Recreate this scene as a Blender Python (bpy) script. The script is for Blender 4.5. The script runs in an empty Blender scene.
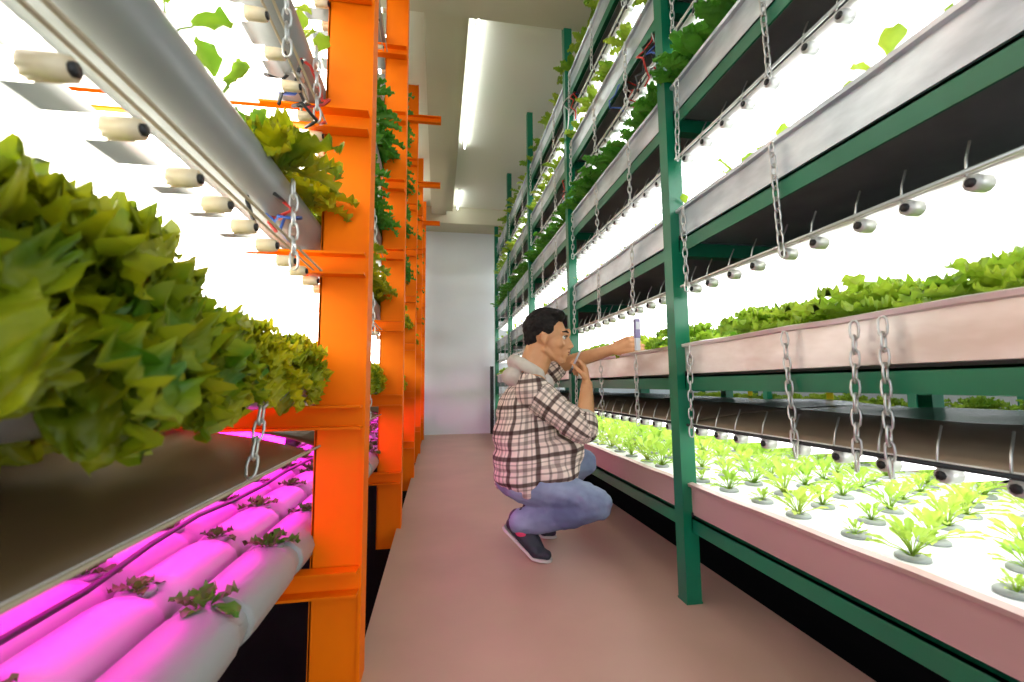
import bpy, bmesh, math, random
from mathutils import Vector, Matrix, noise
random.seed(11)
R = random.Random(5)
PI = math.pi
SC = bpy.context.scene
COL = SC.collection

# ------------------------------------------------------------------ helpers
class MB:
    """collects shapes, then links them as ONE mesh object"""
    def __init__(s): s.v = []; s.f = []; s.m = []
    def add(s, vs, fs, mi=0):
        o = len(s.v); s.v += [tuple(p) for p in vs]
        s.f += [tuple(i + o for i in f) for f in fs]; s.m += [mi] * len(fs); return s
    def box(s, x0, x1, y0, y1, z0, z1, mi=0):
        vs = [(x, y, z) for z in (z0, z1) for y in (y0, y1) for x in (x0, x1)]
        return s.add(vs, [(0, 2, 3, 1), (4, 5, 7, 6), (0, 1, 5, 4), (2, 6, 7, 3), (0, 4, 6, 2), (1, 3, 7, 5)], mi)
    def ring_sweep(s, rings, mi=0, closed=False, caps=True):
        n = len(rings[0]); vs = [p for r in rings for p in r]; fs = []
        m = len(rings)
        for i in range(m if closed else m - 1):
            a, b = i * n, ((i + 1) % m) * n
            for j in range(n):
                k = (j + 1) % n
                fs.append((a + j, a + k, b + k, b + j))
        if caps and not closed:
            fs.append(tuple(reversed(range(n)))); fs.append(tuple(range((m - 1) * n, m * n)))
        return s.add(vs, fs, mi)
    def tube(s, pts, r, n=6, mi=0, closed=False):
        pts = [Vector(p) for p in pts]; rings = []; m = len(pts); up = None
        for i, p in enumerate(pts):
            if closed: t = pts[(i + 1) % m] - pts[i - 1]
            else: t = pts[min(i + 1, m - 1)] - pts[max(i - 1, 0)]
            t.normalize()
            if up is None: up = Vector((0, 0, 1)) if abs(t.z) < .9 else Vector((1, 0, 0))
            a = t.cross(up).normalized(); b = a.cross(t).normalized(); up = b
            rr = r[i] if isinstance(r, (list, tuple)) else r
            rings.append([p + (a * math.cos(2 * PI * k / n) + b * math.sin(2 * PI * k / n)) * rr for k in range(n)])
        return s.ring_sweep(rings, mi, closed)
    def sheet(s, f, nu, nv, mi=0):
        vs = [f(i / nu, j / nv) for i in range(nu + 1) for j in range(nv + 1)]
        return s.add(vs, [(i * (nv + 1) + j, (i + 1) * (nv + 1) + j, (i + 1) * (nv + 1) + j + 1, i * (nv + 1) + j + 1) for i in range(nu) for j in range(nv)], mi)
    def ball(s, c, r, n=10, mi=0):
        c = Vector(c); r = Vector(r) if not isinstance(r, (int, float)) else Vector((r, r, r)); rings = []
        for i in range(1, n):
            a = PI * i / n
            rings.append([c + Vector((math.sin(a) * math.cos(2 * PI * k / (2 * n)) * r.x, math.sin(a) * math.sin(2 * PI * k / (2 * n)) * r.y, -math.cos(a) * r.z)) for k in range(2 * n)])
        return s.ring_sweep(rings, mi)
    def capsule(s, a, b, ra, rb, n=12, mi=0):
        a = Vector(a); b = Vector(b); t = (b - a)
        L = t.length
        if L < 1e-6: return s.ball(a, max(ra, rb), n)
        t /= L
        up = Vector((0, 0, 1)) if abs(t.z) < .9 else Vector((1, 0, 0))
        x = t.cross(up).normalized(); y = t.cross(x); rings = []
        for i in range(1, 6):
            an = PI / 2 * i / 5
            rings.append((a - t * ra * math.cos(an), ra * math.sin(an)))
        for i in range(0, 5):
            an = PI / 2 * i / 5
            rings.append((b + t * rb * math.sin(an), rb * math.cos(an)))
        return s.ring_sweep([[c + (x * math.cos(2 * PI * k / n) + y * math.sin(2 * PI * k / n)) * rr for k in range(n)] for c, rr in rings], mi)
    def mesh(s, name, mats, smooth=False):
        me = bpy.data.meshes.new(name); me.from_pydata(s.v, [], s.f)
        for m in (mats if isinstance(mats, (list, tuple)) else [mats]): me.materials.append(m)
        if len(set(s.m)) > 1: me.polygons.foreach_set('material_index', s.m)
        bm = bmesh.new(); bm.from_mesh(me)
        if s.v and not getattr(s, 'open', False): bmesh.ops.recalc_face_normals(bm, faces=bm.faces)
        bm.to_mesh(me); bm.free()
        if smooth: me.polygons.foreach_set('use_smooth', [True] * len(me.polygons))
        me.update(); return me
    def build(s, name, mats, parent=None, smooth=False, loc=None):
        return link(name, s.mesh(name, mats, smooth), parent, loc)

def link(name, me, parent=None, loc=None, rz=0):
    o = bpy.data.objects.new(name, me); COL.objects.link(o)
    if parent is not None: o.parent = parent
    if loc is not None: o.location = loc
    if rz: o.rotation_euler[2] = rz
    return o
def empty(name, loc=(0, 0, 0)):
    return link(name, None, None, loc)
def tag(o, label=None, cat=None, group=None, kind=None):
    if label: o['label'] = label
    if cat: o['category'] = cat
    if group: o['group'] = group
    if kind: o['kind'] = kind
    return o
def struct(name, mb, mats, smooth=False):
    return tag(mb.build(name, mats, None, smooth), kind='structure')
def auto(o, deg=40):
    me = o.data
    me.polygons.foreach_set('use_smooth', [True] * len(me.polygons))
    me.set_sharp_from_angle(angle=math.radians(deg)); return o
ONES = ['first', 'second', 'third', 'fourth', 'fifth', 'sixth', 'seventh', 'eighth', 'ninth', 'tenth', 'eleventh', 'twelfth', 'thirteenth',
        'fourteenth', 'fifteenth', 'sixteenth', 'seventeenth', 'eighteenth', 'nineteenth']
TENS = ['', '', 'twent', 'thirt', 'fort', 'fift', 'sixt', 'sevent', 'eight', 'ninet']
def nth(i):                      # i from 0
    i += 1
    if i < 20: return ONES[i - 1]
    t, u = divmod(i, 10)
    return TENS[t] + 'ieth' if u == 0 else TENS[t] + 'y-' + ONES[u - 1]

# ------------------------------------------------------------------ materials
def mat(name, col, rough=.5, metal=0., col2=None, scale=8., bump=0., stretch=None, detail=4., emit=None, spec=.5, lo=.35, hi=.65):
    m = bpy.data.materials.new(name); m.use_nodes = True
    nt = m.node_tree; b = nt.nodes['Principled BSDF']
    b.inputs['Base Color'].default_value = (*col, 1); b.inputs['Roughness'].default_value = rough
    b.inputs['Metallic'].default_value = metal; b.inputs['Specular IOR Level'].default_value = spec
    tc = nt.nodes.new('ShaderNodeTexCoord'); mp = nt.nodes.new('ShaderNodeMapping')
    nt.links.new(tc.outputs['Object'], mp.inputs['Vector'])
    if stretch: mp.inputs['Scale'].default_value = stretch
    nz = nt.nodes.new('ShaderNodeTexNoise'); nz.inputs['Scale'].default_value = scale; nz.inputs['Detail'].default_value = detail
    nt.links.new(mp.outputs[0], nz.inputs['Vector'])
    if col2:
        cr = nt.nodes.new('ShaderNodeValToRGB'); cr.color_ramp.elements[0].position = lo; cr.color_ramp.elements[1].position = hi
        cr.color_ramp.elements[0].color = (*col, 1); cr.color_ramp.elements[1].color = (*col2, 1)
        nt.links.new(nz.outputs[0], cr.inputs[0]); nt.links.new(cr.outputs[0], b.inputs['Base Color'])
    if bump:
        bp = nt.nodes.new('ShaderNodeBump'); bp.inputs['Strength'].default_value = bump; bp.inputs['Distance'].default_value = .01
        nt.links.new(nz.outputs[0], bp.inputs['Height']); nt.links.new(bp.outputs[0], b.inputs['Normal'])
    if emit:
        b.inputs['Emission Color'].default_value = (*emit[0], 1); b.inputs['Emission Strength'].default_value = emit[1]
    return m
def leaf_mat(name, a, b_, trans=.45):
    m = bpy.data.materials.new(name); m.use_nodes = True; nt = m.node_tree; nt.nodes.clear()
    out = nt.nodes.new('ShaderNodeOutputMaterial'); mix = nt.nodes.new('ShaderNodeMixShader'); mix.inputs[0].default_value = trans
    pr = nt.nodes.new('ShaderNodeBsdfPrincipled'); pr.inputs['Roughness'].default_value = .42; tr = nt.nodes.new('ShaderNodeBsdfTranslucent')
    tc = nt.nodes.new('ShaderNodeTexCoord'); nz = nt.nodes.new('ShaderNodeTexNoise'); nz.inputs['Scale'].default_value = 14; nz.inputs['Detail'].default_value = 3
    nt.links.new(tc.outputs['Object'], nz.inputs['Vector'])
    oi = nt.nodes.new('ShaderNodeObjectInfo'); ad = nt.nodes.new('ShaderNodeMath'); ad.operation = 'MULTIPLY_ADD'
    nt.links.new(oi.outputs['Random'], ad.inputs[0]); ad.inputs[1].default_value = .3; nt.links.new(nz.outputs[0], ad.inputs[2])
    cr = nt.nodes.new('ShaderNodeValToRGB'); cr.color_ramp.elements[0].position = .35; cr.color_ramp.elements[1].position = .95
    cr.color_ramp.elements[0].color = (*a, 1); cr.color_ramp.elements[1].color = (*b_, 1)
    nt.links.new(ad.outputs[0], cr.inputs[0])
    nt.links.new(cr.outputs[0], pr.inputs['Base Color']); nt.links.new(cr.outputs[0], tr.inputs[0])
    nt.links.new(pr.outputs[0], mix.inputs[1]); nt.links.new(tr.outputs[0], mix.inputs[2]); nt.links.new(mix.outputs[0], out.inputs[0])
    return m
M = {}
M['green'] = mat('green_paint', (.001, .17, .08), .3, 0, (.001, .13, .06), 3, .03)
M['orange'] = mat('orange_paint', (.86, .155, .0), .55, 0, (.92, .19, .0), 2.5, .03, spec=.12)
M['galv'] = mat('galvanised', (.42, .48, .53), .30, .5, (.72, .79, .84), 14, .12, (1, .35, 1))
M['galv_warm_reflect'] = mat('galvanised_warm_reflect', (.60, .50, .45), .32, .4, (.92, .88, .86), 9, .12, (1, .35, 1))  # same metal, warm light reflected off the floor painted into its colour
M['galv_rose_reflect'] = mat('galvanised_rose_reflect', (.48, .34, .31), .45, .35, (.54, .39, .36), 5, .03, (1, .3, 1))  # same metal, pink reflected light painted into its colour
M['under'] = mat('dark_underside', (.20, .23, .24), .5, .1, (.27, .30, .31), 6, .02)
M['board'] = mat('foam_board', (.76, .79, .80), .6)
M['chain'] = mat('zinc_chain', (.62, .62, .60), .3, .9)
M['tube'] = mat('white_tube_light', (1, 1, 1), .4, emit=((1, .985, .99), 2.5))
M['tube_warm'] = mat('warm_tube_light', (1, 1, 1), .4, emit=((1, .96, .85), 4.8))
M['tube_pink'] = mat('magenta_tube_light', (1, .5, 1), .4, emit=((1, .01, .62), 8))
M['tube_ceil'] = mat('ceiling_tube_light', (1, 1, 1), .4, emit=((.97, 1, 1), 11))
M['socket'] = mat('lamp_socket', (.62, .62, .60), .35, .4)
M['socket_cream'] = mat('cream_socket', (.70, .55, .34), .35, 0, (.78, .66, .46), 30)
M['rail_tan'] = mat('tan_rail', (.42, .34, .22), .4)
M['black'] = mat('black_plastic', (.012, .012, .014), .45)
M['film_top'] = mat('reflector_top', (.30, .22, .15), .5, 0, (.38, .30, .22), 5, .1, (1, .3, 1))
M['film_ridge'] = mat('reflector_grey', (.30, .32, .29), .25, .4, (.40, .42, .38), 7, .1, (1, .3, 1))
M['film_brown'] = mat('reflector_brown', (.11, .065, .028), .45, 0, (.17, .11, .055), 4, .12, (1, .35, 1))
M['film_under'] = mat('reflector_white', (.85, .85, .83), .5)
M['pvc'] = mat('grey_pvc', (.21, .225, .22), .35, 0, (.26, .275, .265), 5, .03)
M['pvc_white'] = mat('white_pvc', (.46, .44, .46), .4)
M['pvc_front'] = mat('grey_white_pvc', (.30, .32, .31), .4)
M['cup'] = mat('net_cup', (.28, .31, .30), .5)
M['floor'] = mat('floor_coating', (.50, .35, .25), .45, 0, (.57, .40, .29), 2.2, .02, None, 6)
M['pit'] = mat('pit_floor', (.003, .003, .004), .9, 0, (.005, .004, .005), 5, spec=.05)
M['ceil'] = mat('ceiling_paint', (.80, .81, .68), .8, 0, (.86, .87, .75), .8, 0, (1, .15, 1))
M['beam'] = mat('ceiling_beam_paint', (.58, .55, .40), .75, 0, (.62, .59, .44), 1.5)
M['wall'] = mat('wall_paint', (.82, .90, .95), .75, 0, (.86, .94, .98), 1.2)
M['wallw'] = mat('side_wall_paint', (.82, .82, .80), .8)
M['lettuce'] = leaf_mat('lettuce_leaf', (.15, .36, .02), (.60, .74, .07))
M['lettuce_y'] = leaf_mat('yellow_lettuce_leaf', (.07, .20, .006), (.72, .62, .01))
M['lettuce_d'] = leaf_mat('dark_lettuce_leaf', (.03, .20, .012), (.13, .42, .03), .3)
M['seed'] = leaf_mat('seedling_leaf', (.28, .52, .05), (.55, .70, .11))
M['red'] = mat('red_wire', (.6, .04, .03), .4); M['blue'] = mat('blue_wire', (.04, .12, .45), .4)
M['yellow'] = mat('yellow_card', (.95, .68, .02), .5)

# ------------------------------------------------------------------ camera
cd = bpy.data.cameras.new('camera'); cam = bpy.data.objects.new('camera', cd); COL.objects.link(cam); SC.camera = cam
F = 445.
cd.sensor_width = 36; cd.lens = F / 1024 * 36; cd.clip_start = .02
dY = Vector((438 - 512, 341 - 385, -F)).normalized()
dZ = Vector((470 - 512, 4241, -F)); dZ = (dZ - dZ.dot(dY) * dY).normalized(); dX = dY.cross(dZ)
cam.matrix_world = Matrix.Translation((0, 0, .75)) @ Matrix((dX, dY, dZ)).to_4x4()
cd.dof.use_dof = True; cd.dof.focus_distance = 1.95; cd.dof.aperture_fstop = 4.2

# ------------------------------------------------------------------ room
CZ = 3.42
struct('floor', MB().box(-.21, 1.09, -2, 6.96, -.10, 0), M['floor'])
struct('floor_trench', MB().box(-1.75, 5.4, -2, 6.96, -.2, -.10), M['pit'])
struct('ceiling', MB().box(-1.75, 5.4, -2, 7.1, CZ, CZ + .08), M['ceil'])
struct('wall_back', MB().box(-1.75, 5.4, 6.95, 7.05, -.2, CZ), M['wall'])
struct('wall_left', MB().box(-1.8, -1.7, -2, 7.05, -.2, CZ), M['wallw'])
struct('wall_right', MB().box(5.35, 5.45, -2, 7.05, -.2, CZ), M['wallw'])
struct('beam_back', MB().box(-1.7, 5.35, 6.55, 6.95, 3.17, CZ), M['beam'])
struct('beam_cross', MB().box(-1.7, 1.05, 2.35, 2.77, 3.2, CZ), M['beam'])
struct('beam_long', MB().box(-.115, .10, -2, 6.55, 3.3, CZ).box(.10, .20, -2, 6.55, 3.36, CZ), M['beam'])
for i, (a, b) in enumerate([(.5, 2.2), (2.85, 4.75), (5.9, 6.5)]):
    l = tag(empty('ceiling_batten_light', (.272, (a + b) / 2, CZ)), ['slim ceiling tube light above the aisle in front of the cross beam', 'long slim white ceiling tube light just beyond the cross beam',
        'short slim ceiling tube light nearest the far wall'][i], 'ceiling light', 'ceiling tube lights')
    h = (b - a) / 2
    MB().box(-.014, .014, -h, h, -.018, 0).build('housing', M['wallw'], l)
    MB().tube([(0, -h + .01, -.050), (0, h - .01, -.050)], .008, 8).build('tube', M['tube_ceil'], l, True)
    for q in (-h + .05, h - .05): MB().box(-.006, .006, q - .01, q + .01, -.048, -.015).build('bracket', M['wallw'], l)
# pole and cable against the far wall
o = tag(empty('corner_pole', (.835, 6.86, 0)), 'black upright pole with white cable standing against the far wall', 'pole')
MB().box(-.04, .01, -.03, .03, 0, 1.03).build('pole', M['black'], o)
MB().tube([(.03, -.03, 1.0), (.035, -.04, .5), (.03, -.04, .2), (.06, -.05, .1), (.12, -.04, .06)], .008, 6).build('cable', M['wallw'], o, True)

# ------------------------------------------------------------------ green rack (aisle's far side)
PY = [.22, 1.5, 2.78, 4.06, 5.34, 6.62]
XF, XB = .875, 1.90
TOP = [.40, .888, 1.385, 1.87, 2.36, 2.85]
HT = .105
LVL = ['lowest', 'second', 'third', 'fourth', 'fifth', 'top']
BAY = ['bay nearest the camera', 'second bay', 'third bay', 'fourth bay', 'last bay before the far wall']

def green_rack(name, x0, x1, label, tops, posts, full=True):
    s = 1 if x1 > x0 else -1
    r = tag(empty(name, (x0, posts[0], 0)), label, 'rack')
    def B(x, y): return x - x0, y - posts[0]
    for px in (x0, x1):
        for y in posts:
            m = MB(); a, b = B(px, y)
            m.box(a - .03, a + .025, b - .028, b + .028, -.10 if px > 1.05 else 0, 3.40)
            m.box(a - .032, a + .027, b - .03, b + .03, (-.1 if px > 1.05 else 0), (-.1 if px > 1.05 else 0) + .006)
            p = m.build('post', M['green'], r)
            if px == x0 and full:
                for z in tops:
                    z -= HT + .022
                    k = MB().box(a + .0, a + .012, b - .034, b + .034, z - .03, z + .03)
                    k.build('bracket', M['black'], p)
    for z in tops:
        zb = z - HT - .008
        for px in (x0, x1):
            a, _ = B(px, 0)
            m = MB(); y0, y1 = 0, posts[-1] - posts[0]
            m.box(a + .0, a + .006, y0, y1, zb - (.05 if px == x0 else .012), zb); m.box(a + .0, a + .045, y0, y1, zb - .006, zb)
            m.build('long_beam', M['green'], r)
        for y in posts:
            a, b = B(x1, y)
            MB().box(.03, a - .03, b - .02, b + .02, zb - .055, zb - .006).build('cross_beam', M['green'], r)
    return r
green_rack('green_rack', .87, 1.95, 'long green steel rack of six tray levels along the aisle, man crouching beside it', TOP, PY)

def tray(i, b):
    y0, y1 = PY[b] + .032, PY[b + 1] - .032
    if b == 4: y1 = PY[5] + .2
    y0, y1 = PY[b] + .004, PY[b + 1] - .004
    L = y1 - y0; W = XB - XF; m = MB(); z = -HT
    prof = [(0, z), (0, -.012), (-.012, -.010), (-.014, .0), (.004, .004), (.012, -.004), (.010, -.02), (.010, z + .006), (W - .010, z + .006), (W - .010, -.02), (W - .012, -.004), (W, .004), (W + .012, 0), (W, -.012), (W, z)]
    ws = []
    n = 10
    rings = [[(x, L * j / n, zz + .0015 * math.sin(j * 2.1 + i) * (zz > -.03)) for x, zz in prof] for j in range(n + 1)]
    m.ring_sweep(rings)
    key = 'galv_rose_reflect' if i == 0 else ('galv_warm_reflect' if i == 1 else 'galv')
    t = tag(link('grow_tray', None, None, (XF, y0, TOP[i])), '%s metal tray, %s level of green rack, %s' % (['rose-reflection-tinted', 'warm-reflection-tinted grey', 'pale galvanised', 'pale galvanised', 'pale galvanised', 'pale galvanised'][i], LVL[i], BAY[b]), 'tray', 'metal growing trays of the green rack')
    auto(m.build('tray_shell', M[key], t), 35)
    MB().box(.012, W - .012, .004, L - .004, -.045, -.014).build('foam_board', M['board'], t)
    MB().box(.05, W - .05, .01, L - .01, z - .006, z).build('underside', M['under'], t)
for i in range(6):
    for b in range(5): tray(i, b)

# chains
def chain_mesh(L, dbl=False):
    m = MB(); p = .030; n = int(L / p)
    for k in range(n):
        c = -k * p - .012; pts = []
        for q in range(10):
            a = 2 * PI * q / 10; w = math.cos(a) * .0082; h = math.sin(a) * .014 + (.006 if math.sin(a) > .1 else (-.006 if math.sin(a) < -.1 else 0))
            pts.append((w, 0, c + h) if k % 2 else (0, w, c + h))
        m.tube(pts, .0026, 5, closed=True)
    return m
CH = chain_mesh(.31).mesh('chain', M['chain'], True)
CHY = [.98 + 1.28 / 3 * k for k in range(13)]
LZ = [t - .305 for t in TOP[1:]]      # lamp heights .583 1.08 ...
for i in range(5):
    for k, y in enumerate(([.73, .79] if i == 0 else []) + CHY):
        o = link('hanging_chain', CH, None, (XF - .022, y, TOP[i + 1] - .02)); o.rotation_euler = (R.uniform(-.03, .05), R.uniform(-.02, .02), R.uniform(-.5, .5))
        tag(o, 'steel link chain hanging from %s green-rack tray, %s from near end' % (LVL[i + 1], nth(k)), 'chain', 'chains of the green rack')
# lamps
def lamp_proto(tubem, sockm, L, name, s=1, wire=True, sr=.015, sl=.03):
    me = {}
    me['tube'] = MB().tube([(s * .035, 0, 0), (s * L, 0, 0)], .013, 8).mesh('tube', tubem, True)
    m = MB().tube([(s * (.035 - sl), 0, 0), (s * .012, 0, 0), (s * .036, 0, 0)], [sr * .9, sr, sr], 10); m.tube([(s * (.035 - sl) - s * .004, 0, 0), (s * (.035 - sl), 0, 0)], sr * .55, 8, 1)
    me['socket'] = m.mesh('socket', [sockm, M['black']], True)
    if wire: me['hook'] = MB().tube([(s * .0, .003, .012), (s * .015, .01, .05), (s * .035, .016, .085)], .0022, 5).mesh('hook', M['chain'], True)
    return me
def place_lamp(name, me, loc, rz=0):
    r = empty(name, loc)
    if rz: r.rotation_euler[2] = rz
    for k, d in me.items(): link(k, d, r)
    return r
LP = lamp_proto(M['tube'], M['socket'], .97, 'tube_lamp')
NY = [.36 + .1068 * k for k in range(58)]
for i in range(5):
    for k, y in enumerate(NY):
        o = place_lamp('tube_lamp', LP, (XF + .0, y + R.uniform(-.012, .012), LZ[i]), R.uniform(-.02, .02))
        tag(o, 'white tube lamp over %s tray of green rack, %s from near end' % (LVL[i], nth(k)), 'lamp', 'tube lamps of the green rack')
    o = tag(MB().tube([(XF - .004, PY[0], LZ[i] + .019), (XF - .004, PY[-1], LZ[i] + .019)], .0045 if i else .005, 6).build('lamp_rail', M['black'] if i == 0 else M['chain'], None, True),
            'thin %s rail carrying the lamp ends over the %s tray of the green rack' % ('black' if i == 0 else 'metal', LVL[i]), 'rail', 'lamp rails')
# reflector film above the lamps
def film(x0, x1, y0, y1, z0, hump, seed, ny, mats, ridge=True):
    m = MB(); n = 22; th = .004
    def zz(u, y):
        a = math.sin(min(1, u * 1.35) * PI * .5) ** .8
        wav = noise.noise((u * 3, y * 3.1, seed)) * .012 + noise.noise((u * 1.2, y * 1.3, seed + 9)) * .016
        e = 1 - max(0, (u - .86) / .14) ** 2 * .5
        return z0 + hump * a * e + wav * a
    top = lambda a, b: (x0 + (x1 - x0) * a, y0 + (y1 - y0) * b, zz(a, y0 + (y1 - y0) * b) + th)
    bot = lambda a, b: (x0 + (x1 - x0) * a, y0 + (y1 - y0) * b, zz(a, y0 + (y1 - y0) * b))
    nv = ny
    vs = [top(i / n, j / nv) for i in range(n + 1) for j in range(nv + 1)] + [bot(i / n, j / nv) for i in range(n + 1) for j in range(nv + 1)]
    N = (n + 1) * (nv + 1); q = lambda i, j: i * (nv + 1) + j
    for i in range(n):
        for j in range(nv):
            pass
    fs = []; ms = []
    for i in range(n):
        for j in range(nv):
            fs.append((q(i, j), q(i + 1, j), q(i + 1, j + 1), q(i, j + 1))); ms.append(2 if ridge and i / n > .45 else 0)
            fs.append((N + q(i, j), N + q(i, j + 1), N + q(i + 1, j + 1), N + q(i + 1, j))); ms.append(1)
    for j in range(nv):
        fs.append((q(0, j), q(0, j + 1), N + q(0, j + 1), N + q(0, j))); ms.append(1)
        fs.append((q(n, j), N + q(n, j), N + q(n, j + 1), q(n, j + 1))); ms.append(1)
    for i in range(n):
        fs.append((q(i, 0), N + q(i, 0), N + q(i + 1, 0), q(i + 1, 0))); ms.append(0)
        fs.append((q(i, nv), q(i + 1, nv), N + q(i + 1, nv), N + q(i, nv))); ms.append(0)
    m.v = vs; m.f = fs; m.m = ms
    return m
for i in range(5):
    for b in range(5):
        o = film(XF + .015, XB, PY[b], PY[b + 1], LZ[i] + .02, .052, i * 7, 30, None).build('reflector_sheet', [M['film_top'], M['film_under'], M['film_ridge']], None, True)
        tag(o, '%s reflector sheet over %s green-rack tray, %s' % ('humped brown-grey', LVL[i], BAY[b]), 'reflector', 'reflector sheets of the green rack')

# ------------------------------------------------------------------ plants
def leaf(m, base, az, el, L, W, curl, ruf, frq, rr, nu=9, nv=6, shape=.75, mi=0):
    """one ruffled blade, from base outward"""
    d = Vector((math.cos(az), math.sin(az), 0)); sd = Vector((-math.sin(az), math.cos(az), 0)); ph = rr.uniform(0, 9)
    pts = []; p = Vector(base); e = el
    cen = []
    for i in range(nu + 1):
        cen.append((p.copy(), e)); st = L / nu
        p = p + (d * math.cos(e) + Vector((0, 0, 1)) * math.sin(e)) * st; e -= curl / nu * (.4 + 1.2 * i / nu)
    def f(a, b):
        i = round(a * nu); c, ee = cen[i]; v = b * 2 - 1
        g = min(1, a / .55); g = g * g * (3 - 2 * g)
        w = W * (.13 + .87 * g) * math.sqrt(max(.02, 1 - (max(0, a - .5) / .56) ** 3)) * (1 + .07 * math.sin(frq * 6 * a + ph) * (a > .15))
        nrm = Vector((0, 0, 1)) * math.cos(ee) - d * math.sin(ee); fw = d * math.cos(ee) + Vector((0, 0, 1)) * math.sin(ee)
        ed = abs(v) ** 2 + (max(0, a - .6) / .4) ** 2 * .8
        wob = ruf * ed * math.sin(frq * a * 6.28 * (1 + .15 * math.sin(ph)) + ph + v * 6) * .8 + ruf * .45 * math.sin(frq * .8 * a * 6.28 + v * 6 + ph) * (a > .25)
        wob += ruf * .4 * (max(0, a - .7) / .3) * math.sin(v * 11 + ph)
        cup = W * .30 * v * v
        return c + sd * (v * w) + nrm * (wob + cup) - fw * (v * v * W * .75 * a ** 3)
    m.sheet(f, nu, nv, mi)
def head(seed, n, L, W, hi=1.25, lo=.1, curl=1.3, ruf=.014, frq=3, nu=9, nv=6, spread=.02):
    rr = random.Random(seed); m = MB(); m.open = True
    for k in range(n):
        t = k / max(1, n - 1); az = k * 2.4 + rr.uniform(-.3, .3); el = lo + (hi - lo) * t + rr.uniform(-.12, .12)
        l = L * (1 - .35 * t) * rr.uniform(.85, 1.1)
        leaf(m, (math.cos(az) * spread * (1 - t), math.sin(az) * spread * (1 - t), .004), az, el, l, W * (1 - .25 * t) * rr.uniform(.85, 1.15), curl * rr.uniform(.6, 1.3), ruf * rr.uniform(.8, 1.2), frq, rr, nu, nv)
    return m
def heads(nm, mt, nvar, **k): return [head(100 * (nvar + 3) + s * 17 + len(nm), **k).mesh(nm, M[mt], True) for s in range(nvar)]
H_big = heads('leaves', 'lettuce_y', 3, n=86, L=.185, W=.036, hi=1.5, lo=-.45, curl=1.8, ruf=.0095, frq=8, nu=38, nv=12)
H_mid = heads('leaves', 'lettuce', 4, n=44, L=.145, W=.025, hi=1.5, lo=.4, curl=1.1, ruf=.0075, frq=6, nu=24, nv=8)
H_dark = heads('leaves', 'lettuce_d', 3, n=34, L=.125, W=.023, hi=1.5, lo=-.1, curl=1.2, ruf=.009, frq=5, nu=14, nv=8)
H_bright = heads('leaves', 'lettuce_y', 3, n=32, L=.125, W=.024, hi=1.5, lo=.1, curl=1.1, ruf=.009, frq=5, nu=14, nv=8)
H_upd = heads('leaves', 'lettuce_d', 3, n=34, L=.14, W=.023, hi=1.55, lo=.45, curl=.9, ruf=.008, frq=5, nu=16, nv=8)
H_upb = heads('leaves', 'lettuce', 3, n=28, L=.13, W=.023, hi=1.55, lo=.55, curl=.9, ruf=.008, frq=5, nu=16, nv=8)
def seedling(seed, n, h, lw, st, mt):
    rr = random.Random(seed); m = MB(); m.open = True
    for k in range(n):
        az = k * 2.2 + rr.uniform(-.4, .4); el = rr.uniform(.25, 1.35); l = h * rr.uniform(.6, 1.05)
        d = Vector((math.cos(az) * math.cos(el), math.sin(az) * math.cos(el), math.sin(el)))
        e = d * l * st
        m.tube([(0, 0, 0), e * .5 + Vector((0, 0, .004)), e], .0013, 4)
        leaf(m, e, az, el - .15, l * (1 - st) + .012, lw * rr.uniform(.8, 1.2), .6, lw * .18, 1.5, rr, 5, 4, .6)
    return m.mesh('leaves', M[mt], True)
H_seed = [seedling(s, 20, .085, .0095, .60, 'seed') for s in range(5)]
H_young = [seedling(40 + s, 4, .105, .019, .5, 'lettuce') for s in range(4)]
mm = MB(); 
rg = [(.0, .0), (.010, .0), (.012, .004), (.026, .005), (.029, .002), (.029, -.003), (.0, -.003)]
mm.ring_sweep([[(x * math.cos(2 * PI * j / 18), x * math.sin(2 * PI * j / 18), z) for j in range(18)] for x, z in [(.010, -.012), (.011, .001), (.012, .004), (.026, .0055), (.030, .002), (.030, -.004)]])
CUP = mm.mesh('net_cup', M['cup'], True)

def plant(name, me, loc, s, label, cat, group, cup=True, tilt=(0, 0), rz=None):
    r = empty(name, loc)
    a = link('leaves', me, r); a.scale = (s, s, s); a.rotation_euler = (tilt[0], tilt[1], R.uniform(0, 6.28) if rz is None else rz)
    if cup: link('net_cup', CUP, r)
    tag(r, label, cat, group); return r
# lowest tray: seedlings
zb = TOP[0] - .014
ys = [.50 + .15 * k for k in range(40) if .50 + .15 * k < 6.5]
for r_ in range(7):
    for k, y in enumerate(ys):
        yy = y + (.07 if r_ % 2 else 0)
        if k % 40 >= len(ys): continue
        s = R.uniform(.8, 1.25) if R.random() > .12 else .5
        s *= .8 if y < 1.1 else (.95 if y < 1.6 else 1.1)
        plant('lettuce_seedling', R.choice(H_seed), (XF + .095 + r_ * .142 + R.uniform(-.008, .008), yy + R.uniform(-.008, .008), zb + .004), s,
              'pale green seedling in grey cup, lowest tray, %s row from aisle, %s from near end' % (nth(r_), nth(k)), 'seedling', 'seedlings in the lowest tray')
# second tray: curly lettuces
for r_ in range(3):
    for k in range(30):
        y = .45 + .205 * k + R.uniform(-.02, .02)
        if y > (6.5 if r_ == 0 else 3.6) or (r_ == 0 and (1.4 < y < 1.58 or 1.84 < y < 2.08)): continue
        near = max(0, 1 - y / 2.5)
        plant('curly_lettuce', R.choice(H_mid), (XF + .16 + r_ * .27 + R.uniform(-.02, .02), y, TOP[1] - .012), R.uniform(1.05, 1.3),
              'curly yellow-green lettuce, second green-rack tray, %s row from aisle, %s from near end' % (nth(r_), nth(k)), 'lettuce', 'curly lettuces in the second tray')
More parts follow.
